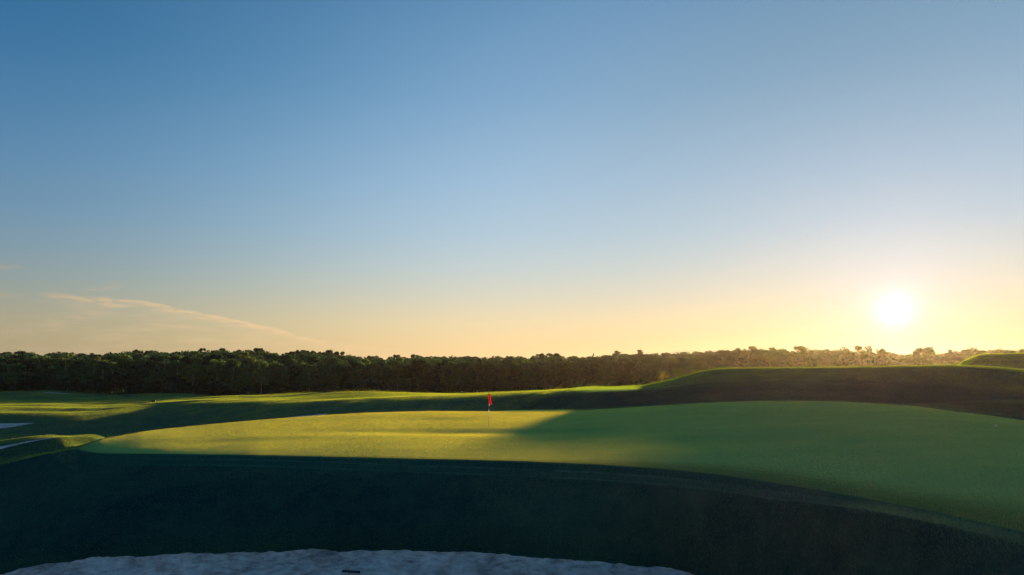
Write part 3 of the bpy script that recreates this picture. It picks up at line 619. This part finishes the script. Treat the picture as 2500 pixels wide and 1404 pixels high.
for rowname, ((off, h0, h1), n_) in zip(('front', 'second', 'third', 'fourth'), zip(ROWS, per)):
    for i in range(n_):
        px = -60 + (i + rs.uniform(0.15, 0.85)) / n_ * 2620
        Y = float(fline(px)) + off + rs.uniform(-3.0, 3.0)
        x = (px - CX) / F * Y; gz = height_at(x, Y)
        lim = zpy(Y, sil(px) + rs.uniform(5, 16) if off < 25 else sil(px) + rs.uniform(3, 10)) + CAMZ - gz
        h_ = min(rs.uniform(h0, h1), lim)
        key = rs.choice(bag)
        sec = [s_ for s_ in SECT if s_[0] <= px < s_[1]][0][2]
        plant(px, Y, height=h_, key=key, width=rs.uniform(0.9, 1.25), label=SHORT[KEYN[key][0]] + ', ' + ordinal(i + 1) + ' tree from the left in the ' + rowname + ' row of the wood', group=KEYN[key][0].replace('_', ' ') + 's ' + sec, name=KEYN[key][0], rr=rs)
# the mass of the wood behind: one object
r = np.random.default_rng(99)
cs, ns, ss = [], [], []
tv = []
def far_tree(x, Y, gz, h_, w_, nl, leaf):
    ncl = 16; hh = r.uniform(0.45, 0.97, ncl); ww = w_ * np.sqrt(np.clip(1 - ((hh - 0.6) / 0.42) ** 2, 0.02, 1)); a_ = r.uniform(0, 6.283, ncl); q_ = np.sqrt(r.uniform(0.1, 1, ncl)) * ww
    cl = np.stack([q_ * np.cos(a_), q_ * np.sin(a_), hh * h_], 1); idx = r.integers(0, ncl, nl)
    d = r.normal(size=(nl, 3)); d /= np.linalg.norm(d, axis=1, keepdims=True)
    c = cl[idx] + d * (w_ * 0.33 * r.uniform(0.4, 1.1, nl) ** 0.6)[:, None] * np.array([1.1, 1.1, 0.75])
    cs.append(c + np.array([x, Y, gz])); ns.append(d + r.normal(size=(nl, 3)) * 0.6 + (0, 0, 0.25)); ss.append(r.uniform(leaf * 0.6, leaf * 1.2, nl))
def scatter(n_, y0, y1, px0, px1, nl, leaf, slack):
    for _ in range(n_):
        px = r.uniform(px0, px1); Y = r.uniform(y0, y1)
        x = (px - CX) / F * Y; gz = height_at(x, Y)
        h_ = min(r.uniform(14, 19), zpy(Y, sil(px) + r.uniform(2.0, slack)) + CAMZ - gz)
        if h_ < 5: continue
        far_tree(x, Y, gz, h_, r.uniform(3.6, 5.8), nl, leaf)
scatter(440, 335, 440, -120, 2640, 620, 0.45, 17)
scatter(330, 440, 640, -100, 2620, 420, 0.7, 11)
scatter(260, 640, 1100, -60, 2580, 260, 1.1, 6)
v, f = quads(np.concatenate(cs), np.concatenate(ns), np.concatenate(ss), r)
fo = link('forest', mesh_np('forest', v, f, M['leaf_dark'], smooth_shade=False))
tag(fo, 'closed wood of countless tree crowns filling the skyline behind the front trees', 'forest', kind='stuff')
# undergrowth along the wood's edge
cs, ns, ss = [], [], []
for _ in range(420):
    px = r.uniform(-150, 2650); Y = float(fline(px)) + r.uniform(-1.5, 9)
    x = (px - CX) / F * Y; gz = height_at(x, Y); far_tree(x, Y, gz - 1.2, r.uniform(3.0, 7.5), r.uniform(1.8, 3.2), 170, 0.42)
v, f = quads(np.concatenate(cs), np.concatenate(ns), np.concatenate(ss), r)
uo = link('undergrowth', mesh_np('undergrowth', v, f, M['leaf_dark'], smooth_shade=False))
tag(uo, 'dark tangled undergrowth filling the foot of the wood along its edge', 'undergrowth', kind='stuff')

# ------------------------------------------------------------------ sand slivers of the far bunkers
def sand_patch(pts, name_, label, lift=0.05, nx=60, ny=8):
    """pts: list of (px, Y_near, Y_far); laid on the land"""
    pts = np.array(pts, float); xs = np.linspace(pts[0, 0], pts[-1, 0], nx)
    y0 = np.interp(xs, pts[:, 0], pts[:, 1]); y1 = np.interp(xs, pts[:, 0], pts[:, 2]); vv = []
    for j in range(ny + 1):
        for i in range(nx):
            Y = y0[i] + (y1[i] - y0[i]) * j / ny; x = (xs[i] - CX) / F * Y
            vv.append((x, Y, height_at(x, Y) + lift))
    ff = [(j * nx + i, j * nx + i + 1, (j + 1) * nx + i + 1, (j + 1) * nx + i) for j in range(ny) for i in range(nx - 1)]
    o_ = link(name_, mesh_np(name_, np.array(vv), np.array(ff), M['sand'])); o_['kind'] = 'structure'
    return o_

sand_patch([(-60, 120.5, 127.5), (0, 122, 127), (50, 124.5, 126.8), (82, 126.3, 126.8)], 'left_bunker_sand', '')
sand_patch([(-60, 45.0, 45.9), (0, 45.3, 46.0), (100, 45.95, 46.25), (152, 46.0, 46.1)], 'near_left_bunker_sand', '')
sand_patch([(690, 117, 117.3), (725, 114.0, 117.6), (770, 113.5, 117.3), (800, 117.0, 117.5)], 'hidden_bunker_sand', '')
sand_patch([(105, 267, 268), (130, 264, 269), (175, 264, 269), (235, 267, 268)], 'far_bunker_sand', '', lift=0.15)
sand_patch([(425, 238, 239), (440, 233, 240), (465, 233, 240), (480, 238, 239)], 'far_small_bunker_sand', '', lift=0.15)

# ------------------------------------------------------------------ grass blades where single blades show: lip, front bank, crests
def blades(px0, px1, yfun, n_, h0, h1, w, name_, label, lean=0.35, seed=1, mat='bank_blades'):
    r = np.random.default_rng(seed)
    px = r.uniform(px0, px1, n_); t_ = r.uniform(0, 1, n_)
    Y = yfun(px, t_); x = (px - CX) / F * Y
    c = np.interp(px, PXS, np.arange(NC)); z = np.empty(n_)
    j = np.clip(c.astype(int), 0, NC - 2); fr = c - j
    for jj_ in np.unique(j):
        k_ = np.where(j == jj_)[0]
        z0 = np.interp(Y[k_], RY[:, jj_], RZ[:, jj_]); z1 = np.interp(Y[k_], RY[:, jj_ + 1], RZ[:, jj_ + 1]); z[k_] = z0 * (1 - fr[k_]) + z1 * fr[k_]
    z += CAMZ
    hh = r.uniform(h0, h1, n_); a_ = r.uniform(0, 6.283, n_); dx = np.cos(a_) * w / 2; dy = np.sin(a_) * w / 2
    b = np.stack([x, Y, z - 0.01], 1); tip = b + np.stack([r.normal(size=n_) * lean * hh, r.normal(size=n_) * lean * hh - 0.1 * hh, hh], 1)
    v = np.stack([b - np.stack([dx, dy, dx * 0], 1), b + np.stack([dx, dy, dx * 0], 1), tip], 1).reshape(-1, 3)
    o_ = link(name_, mesh_np(name_, v, np.arange(n_ * 3).reshape(-1, 3), M[mat], smooth_shade=False))
    return tag(o_, label, 'grass', kind='stuff')
def sample_land(x, y):
    px = CX + F * x / y; c = np.interp(px, PXS, np.arange(NC)); j = np.clip(c.astype(int), 0, NC - 2); fr = c - j
    z = np.empty(len(x)); ri = np.zeros(len(x), int)
    for jj_ in np.unique(j):
        k_ = np.where(j == jj_)[0]
        z0 = np.interp(y[k_], RY[:, jj_], RZ[:, jj_]); z1 = np.interp(y[k_], RY[:, jj_ + 1], RZ[:, jj_ + 1]); z[k_] = z0 * (1 - fr[k_]) + z1 * fr[k_]
        ri[k_] = np.clip(np.searchsorted(RY[:, jj_] * (1 - fr[k_].mean()) + RY[:, jj_ + 1] * fr[k_].mean(), y[k_]) - 1, 0, NR - 2)
    return z + CAMZ, px, ri, j
COVER_GN = []
def turf_cover(name_, label, region, bbox, spacing, patch, n_bl, h0, h1, w, mat, seed, lean=0.5):
    """blades of turf: one small patch of blades set out again and again over the land where region() holds"""
    r = np.random.default_rng(seed)
    p = r.normal(size=(n_bl, 2)) * spacing * 0.5; hh = r.uniform(h0, h1, n_bl); a_ = r.uniform(0, 6.283, n_bl)
    b = np.stack([p[:, 0], p[:, 1], np.full(n_bl, -0.15 * h1)], 1)
    d = np.stack([np.cos(a_) * w / 2, np.sin(a_) * w / 2, np.zeros(n_bl)], 1)
    tip = b + np.stack([r.normal(size=n_bl) * lean * hh, r.normal(size=n_bl) * lean * hh, hh * 1.15], 1)
    v = np.stack([b - d, b + d, tip], 1).reshape(-1, 3)
    pm = mesh_np(name_ + '_patch', v, np.arange(n_bl * 3).reshape(-1, 3), M[mat], smooth_shade=False)
    po = bpy.data.objects.new(name_ + '_patch', pm)
    x0, x1, y0, y1 = bbox
    gx, gy = np.meshgrid(np.arange(x0, x1, spacing), np.arange(y0, y1, spacing)); x = gx.ravel(); y = gy.ravel()
    x = x + r.uniform(-.3, .3, len(x)) * spacing; y = y + r.uniform(-.3, .3, len(y)) * spacing
    k_ = np.abs(x / y) < 0.80; x, y = x[k_], y[k_]
    z, px, ri, j = sample_land(x, y); k_ = region(x, y, px, ri, j); x, y, z = x[k_], y[k_], z[k_]
    e = patch * 0.35
    zx = (sample_land(x + e, y)[0] - sample_land(x - e, y)[0]) / (2 * e); zy = (sample_land(x, y + e)[0] - sample_land(x, y - e)[0]) / (2 * e)
    me = bpy.data.meshes.new(name_); me.vertices.add(len(x)); me.vertices.foreach_set('co', np.stack([x, y, z], 1).astype(np.float32).ravel())
    rot = np.stack([np.arctan(zy), -np.arctan(zx), np.zeros(len(x))], 1)
    at = me.attributes.new('rot', 'FLOAT_VECTOR', 'POINT'); at.data.foreach_set('vector', rot.astype(np.float32).ravel())
    at = me.attributes.new('flip', 'FLOAT', 'POINT'); at.data.foreach_set('value', r.uniform(0, 2 * math.pi, len(x)).astype(np.float32))
    o_ = link(name_, me)
    ng = bpy.data.node_groups.new(name_, 'GeometryNodeTree')
    ng.interface.new_socket('Geometry', in_out='INPUT', socket_type='NodeSocketGeometry'); ng.interface.new_socket('Geometry', in_out='OUTPUT', socket_type='NodeSocketGeometry')
    gi = ng.nodes.new('NodeGroupInput'); go = ng.nodes.new('NodeGroupOutput'); iop = ng.nodes.new('GeometryNodeInstanceOnPoints'); ob = ng.nodes.new('GeometryNodeObjectInfo')
    ob.inputs['Object'].default_value = po
    na = ng.nodes.new('GeometryNodeInputNamedAttribute'); na.data_type = 'FLOAT_VECTOR'; na.inputs['Name'].default_value = 'rot'
    ri_ = ng.nodes.new('GeometryNodeRotateInstances'); nf = ng.nodes.new('GeometryNodeInputNamedAttribute'); nf.data_type = 'FLOAT'; nf.inputs['Name'].default_value = 'flip'
    cx_ = ng.nodes.new('ShaderNodeCombineXYZ'); ng.links.new(nf.outputs['Attribute'], cx_.inputs[2])
    ng.links.new(gi.outputs[0], iop.inputs['Points']); ng.links.new(ob.outputs['Geometry'], iop.inputs['Instance']); ng.links.new(na.outputs['Attribute'], iop.inputs['Rotation'])
    ng.links.new(iop.outputs[0], ri_.inputs['Instances']); ng.links.new(cx_.outputs[0], ri_.inputs['Rotation'])
    ng.links.new(ri_.outputs[0], go.inputs[0])
    md_ = o_.modifiers.new('blades', 'NODES'); md_.node_group = ng
    print(name_, len(x), 'patches')
    return tag(o_, label, 'grass', kind='stuff')
KO_ = lambda ri, j, k_: kind_of[ri, j] == k_
turf_cover('fairway_grass', 'mown grass of the fairways in the valley beyond the green', lambda x, y, px, ri, j: (seg[ri] >= 12) & (seg[ri] <= 19) & (px < 1420) & (y > 84), (-240, 60, 42, 330), 3.2, 3.6, 900, 0.03, 0.07, 0.03, 'fairway_blades', 32)
turf_cover('mound_grass', 'longer grass on the upper slope and crest of the long mound', lambda x, y, px, ri, j: (seg[ri] >= 15) & (seg[ri] <= 20) & (px >= 1380) & (y < 135), (0, 110, 44, 135), 1.2, 1.5, 500, 0.03, 0.07, 0.013, 'mound_blades', 33)
turf_cover('mound_foot_grass', 'dark uncut grass on the lower face of the long mound', lambda x, y, px, ri, j: (seg[ri] >= 9) & (seg[ri] <= 14) & (px >= 1240), (-2, 80, 30, 90), 1.2, 1.5, 600, 0.03, 0.08, 0.014, 'foot_blades', 34)

yl_f = lambda px: np.interp(px, PXS, YL)
def green_blades():
    r = np.random.default_rng(41)
    gx, gy = np.meshgrid(np.arange(-34, 42, 0.0335), np.arange(13.5, 57, 0.0355)); x = gx.ravel(); y = gy.ravel(); n_ = len(x)
    x = x + r.uniform(-0.016, 0.016, n_); y = y + r.uniform(-0.017, 0.017, n_)
    px = CX + F * x / y; k_ = (px > 193) & (px < 2900); x, y, px = x[k_], y[k_], px[k_]
    k_ = (y > np.interp(px, PXS, KE[0]) + 0.02) & (y < np.interp(px, PXS, KG[0])); x, y, px = x[k_], y[k_], px[k_]
    z, px, _, _ = sample_land(x, y); n_ = len(x)
    hh = r.uniform(0.016, 0.023, n_); w = 0.009; a_ = r.uniform(0, 6.283, n_); dx = np.cos(a_) * w / 2; dy = np.sin(a_) * w / 2
    b = np.stack([x, y, z - 0.004], 1); dd_ = np.stack([dx, dy, dx * 0], 1)
    tip = b + np.stack([r.normal(size=n_) * 0.5 * hh, r.normal(size=n_) * 0.5 * hh, hh * 1.1], 1)
    v = np.stack([b - dd_, b + dd_, tip], 1).reshape(-1, 3)
    print('green blades', n_)
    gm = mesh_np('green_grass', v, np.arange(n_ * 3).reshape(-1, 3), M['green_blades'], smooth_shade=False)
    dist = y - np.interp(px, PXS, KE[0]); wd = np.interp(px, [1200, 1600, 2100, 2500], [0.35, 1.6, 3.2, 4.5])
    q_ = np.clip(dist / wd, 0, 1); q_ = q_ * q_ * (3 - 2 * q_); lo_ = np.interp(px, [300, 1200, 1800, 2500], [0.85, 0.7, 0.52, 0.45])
    at = gm.attributes.new('edge_shade', 'FLOAT', 'FACE'); at.data.foreach_set('value', (lo_ + (1 - lo_) * q_).astype(np.float32))  # fringe blades carry the same painted shade, widest and darkest at right
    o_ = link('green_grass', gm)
    return tag(o_, 'short mown grass of the putting green', 'grass', kind='stuff')
green_blades()
blades(-60, 1800, lambda px, t_: yl_f(px) - 0.03 + t_ ** 2 * 0.7, 30000, 0.04, 0.11, 0.012, 'lip_grass', 'fringe of longer grass hanging along the lip above the front bunker', lean=0.5, seed=2)
ye_f = lambda px: np.interp(px, PXS, KC2[0])
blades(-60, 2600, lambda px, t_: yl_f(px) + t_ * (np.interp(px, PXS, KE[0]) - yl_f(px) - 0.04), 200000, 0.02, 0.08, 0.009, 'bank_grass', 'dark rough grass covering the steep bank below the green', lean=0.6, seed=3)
kr_f = lambda px: np.interp(px, PXS, KR[0])
kt_f = lambda px: np.interp(px, PXS, KT[0]); kg_f = lambda px: np.interp(px, PXS, KG[0])
blades(-60, 420, lambda px, t_: kg_f(px) - 4 * (px < 190) + t_ * (62 - kg_f(px)), 80000, 0.02, 0.05, 0.014, 'knoll_grass', 'short grass on the low knoll at the left end of the green', lean=0.4, seed=6, mat='fairway_blades')
blades(560, 2560, lambda px, t_: kr_f(px) - 0.8 + t_ * 2.0, 80000, 0.04, 0.15, 0.03, 'crest_grass', 'backlit grass edging the crest of the fairway and the long mound', lean=0.4, seed=4, mat='mound_blades')

# ------------------------------------------------------------------ flagstick
def revolve(prof, k=12):
    v = [(r_ * math.cos(2 * math.pi * i / k), r_ * math.sin(2 * math.pi * i / k), z_) for r_, z_ in prof for i in range(k)]
    f = [(j * k + i, j * k + (i + 1) % k, (j + 1) * k + (i + 1) % k, (j + 1) * k + i) for j in range(len(prof) - 1) for i in range(k)]
    return np.array(v), np.array(f)
FY = 43.0; fx = (1193 - CX) / F * FY; fz = height_at(fx, FY)
flag = link('flagstick', None, loc=(fx, FY, fz)); flag.empty_display_size = 0.3
flag.rotation_euler = (0, math.radians(0.8), 0)
tag(flag, 'flagstick with limp red flag and banded pole standing in the hole on the green', 'flagstick')
m_px = FY / F
segs = [('pole_band', 0.0, 25, 'wood'), ('pole_band', 25, 44, 'white'), ('pole_band', 44, 58.5, 'black'), ('pole_band', 58.5, 83, 'white')]
labs = ['brown lower length of the pole', 'white middle length of the pole', 'black length of the pole', 'white upper length of the pole']
for (n_, a_, b_, mt), lb in zip(segs, labs):
    v, f = revolve([(0.001, a_ * m_px), (0.017, a_ * m_px + 0.001), (0.016, b_ * m_px - 0.001), (0.001, b_ * m_px)])
    tag(link(n_, mesh_np(n_, v, f, M[mt]), parent=flag), lb)
v, f = revolve([(0.001, 0), (0.022, 0.001), (0.02, 0.02), (0.012, 0.035), (0.001, 0.04)])
link('knob', mesh_np('knob', v, f, M['white']), parent=flag, loc=(0, 0, 83 * m_px - 0.005))
# limp cloth: hangs from the top of the pole in folds, fuller and lower on the right
nu, nv_ = 22, 16; vv = []
for j in range(nv_ + 1):
    t_ = j / nv_; zz = (82.5 - t_ * 24.5) * m_px
    wl_ = (0.6 + 2.2 * math.sin(math.pi * min(1, t_ * 1.25)) * (1 - 0.75 * t_)) * m_px
    wr_ = (0.5 + 6.6 * t_ ** 0.9) * m_px
    for i in range(nu + 1):
        u_ = i / nu; x = -wl_ + (wl_ + wr_) * u_
        y = (0.045 + 0.03 * t_) * math.sin(u_ * 9.5 + t_ * 2.0) - 0.03 + 0.02 * math.sin(u_ * 17 + t_ * 5)
        zoff = -2.0 * m_px * t_ * math.sin(math.pi * u_ ** 1.6) - (2.0 * m_px * t_ ** 3 if u_ > 0.3 else 0)
        if t_ > 0.75 and u_ < 0.38: zoff += (t_ - 0.75) * 16 * m_px * (0.38 - u_) / 0.38
        vv.append((x, y, zz + zoff))
ff = [(j * (nu + 1) + i, j * (nu + 1) + i + 1, (j + 1) * (nu + 1) + i + 1, (j + 1) * (nu + 1) + i) for j in range(nv_) for i in range(nu)]
fl = link('flag', mesh_np('flag', np.array(vv), np.array(ff), M['red']), parent=flag)
md = fl.modifiers.new('Solidify', 'SOLIDIFY'); md.thickness = 0.003
v, f = revolve([(0.001, 0.006), (0.052, 0.006), (0.054, 0.004), (0.054, -0.10)])
cup = link('hole_cup', mesh_np('hole_cup', v, f, M['dark']), loc=(fx, FY, fz + 0.003)); tag(cup, 'dark rim of the hole on the green at the foot of the flagstick', 'hole')

# ------------------------------------------------------------------ bunker rake at the lower edge
def tube_mesh(pts, rad, k=8):
    parts = [tube(pts[i], pts[i + 1], rad, rad, k) for i in range(len(pts) - 1)]; return join(parts)
RYY = 22.95; rx = (857 - CX) / F * RYY; rz = zpy(RYY, 1395.5) + CAMZ
rz = max(rz, height_at(rx, RYY) + 0.05)
rake = link('bunker_rake', None, loc=(rx, RYY, rz)); rake.empty_display_size = 0.2
rake.rotation_euler = (0, math.radians(3.0), 0)
tag(rake, 'dark bunker rake lying on the sand with its wide head uppermost', 'rake')
def bar(name_, x0, x1, y0, y1, z0, z1, mat, parent):
    me = box_mesh(name_, x0, x1, y0, y1, z0, z1, mat); o_ = link(name_, me, parent=parent)
    b_ = o_.modifiers.new('Bevel', 'BEVEL'); b_.width = 0.012; b_.segments = 3; return o_
bar('rake_head', -0.30, 0.30, -0.03, 0.035, -0.035, 0.035, M['rake'], rake)
for i in range(13):
    v, f = tube((-0.27 + i * 0.045, 0.03, 0.0), (-0.27 + i * 0.045, 0.10, -0.04), 0.009, 0.004, 5)
    link('rake_tine', mesh_np('rake_tine', v, f, M['rake']), parent=rake)
hz1 = height_at(rx - 0.1, RYY - 1.4) - rz + 0.06
v, f = tube_mesh([(0.0, -0.02, 0.0), (-0.05, -0.12, -0.055), (-0.10, -1.4, hz1)], 0.014)
link('rake_handle', mesh_np('rake_handle', v, f, M['rake_handle']), parent=rake)

# ------------------------------------------------------------------ small things left on the course
def ball(px, Y, r_, label, name_='golf_ball', cat='golf ball', mat='white', squash=1.0):
    k = 10; prof = [(max(1e-4, r_ * math.sin(math.pi * i / k)), -r_ * squash * math.cos(math.pi * i / k)) for i in range(k + 1)]
    v, f = revolve(prof, 14); x = (px - CX) / F * Y
    o_ = link(name_, mesh_np(name_, v, f, M[mat]), loc=(x, Y, height_at(x, Y) + r_ * squash * 0.9)); return tag(o_, label, cat)
ball(2207, 13.4, 0.0235, 'small white ball lying in the dark rough near the lower right corner')
ball(2432, 35.0, 0.035, 'small pale ball lying on the turf below the right-hand slope')
# marker post on the fairway crest
mx_, mY = (1127 - CX) / F * 133.0, 133.0
mp_ = link('marker_post', None, loc=(mx_, mY, height_at(mx_, mY) - 0.05)); tag(mp_, 'tiny pale marker post standing on the lit crest left of the red flag', 'marker post')
v, f = revolve([(0.001, 0), (0.045, 0.0), (0.04, 0.42), (0.001, 0.425)]); link('post', mesh_np('post', v, f, M['bark']), parent=mp_)
v, f = revolve([(0.001, 0.42), (0.06, 0.421), (0.055, 0.55), (0.02, 0.58), (0.001, 0.585)]); link('cap', mesh_np('cap', v, f, M['white']), parent=mp_)
# dark low box on the far fairway
bx_, bY = (375 - CX) / F * 176.0, 176.0
bb = link('course_box', None, loc=(bx_, bY, height_at(bx_, bY))); bb.rotation_euler = (0, 0, 0.3); tag(bb, 'small dark box standing alone on the far left fairway', 'box')
def bevbox(name_, dims, z0, mat, parent):
    o_ = link(name_, box_mesh(name_, -dims[0] / 2, dims[0] / 2, -dims[1] / 2, dims[1] / 2, z0, z0 + dims[2], mat), parent=parent)
    m2 = o_.modifiers.new('Bevel', 'BEVEL'); m2.width = 0.04; m2.segments = 3
bevbox('body', (0.85, 0.5, 0.40), 0.0, M['black'], bb); bevbox('lid', (0.95, 0.6, 0.12), 0.402, M['dark'], bb)
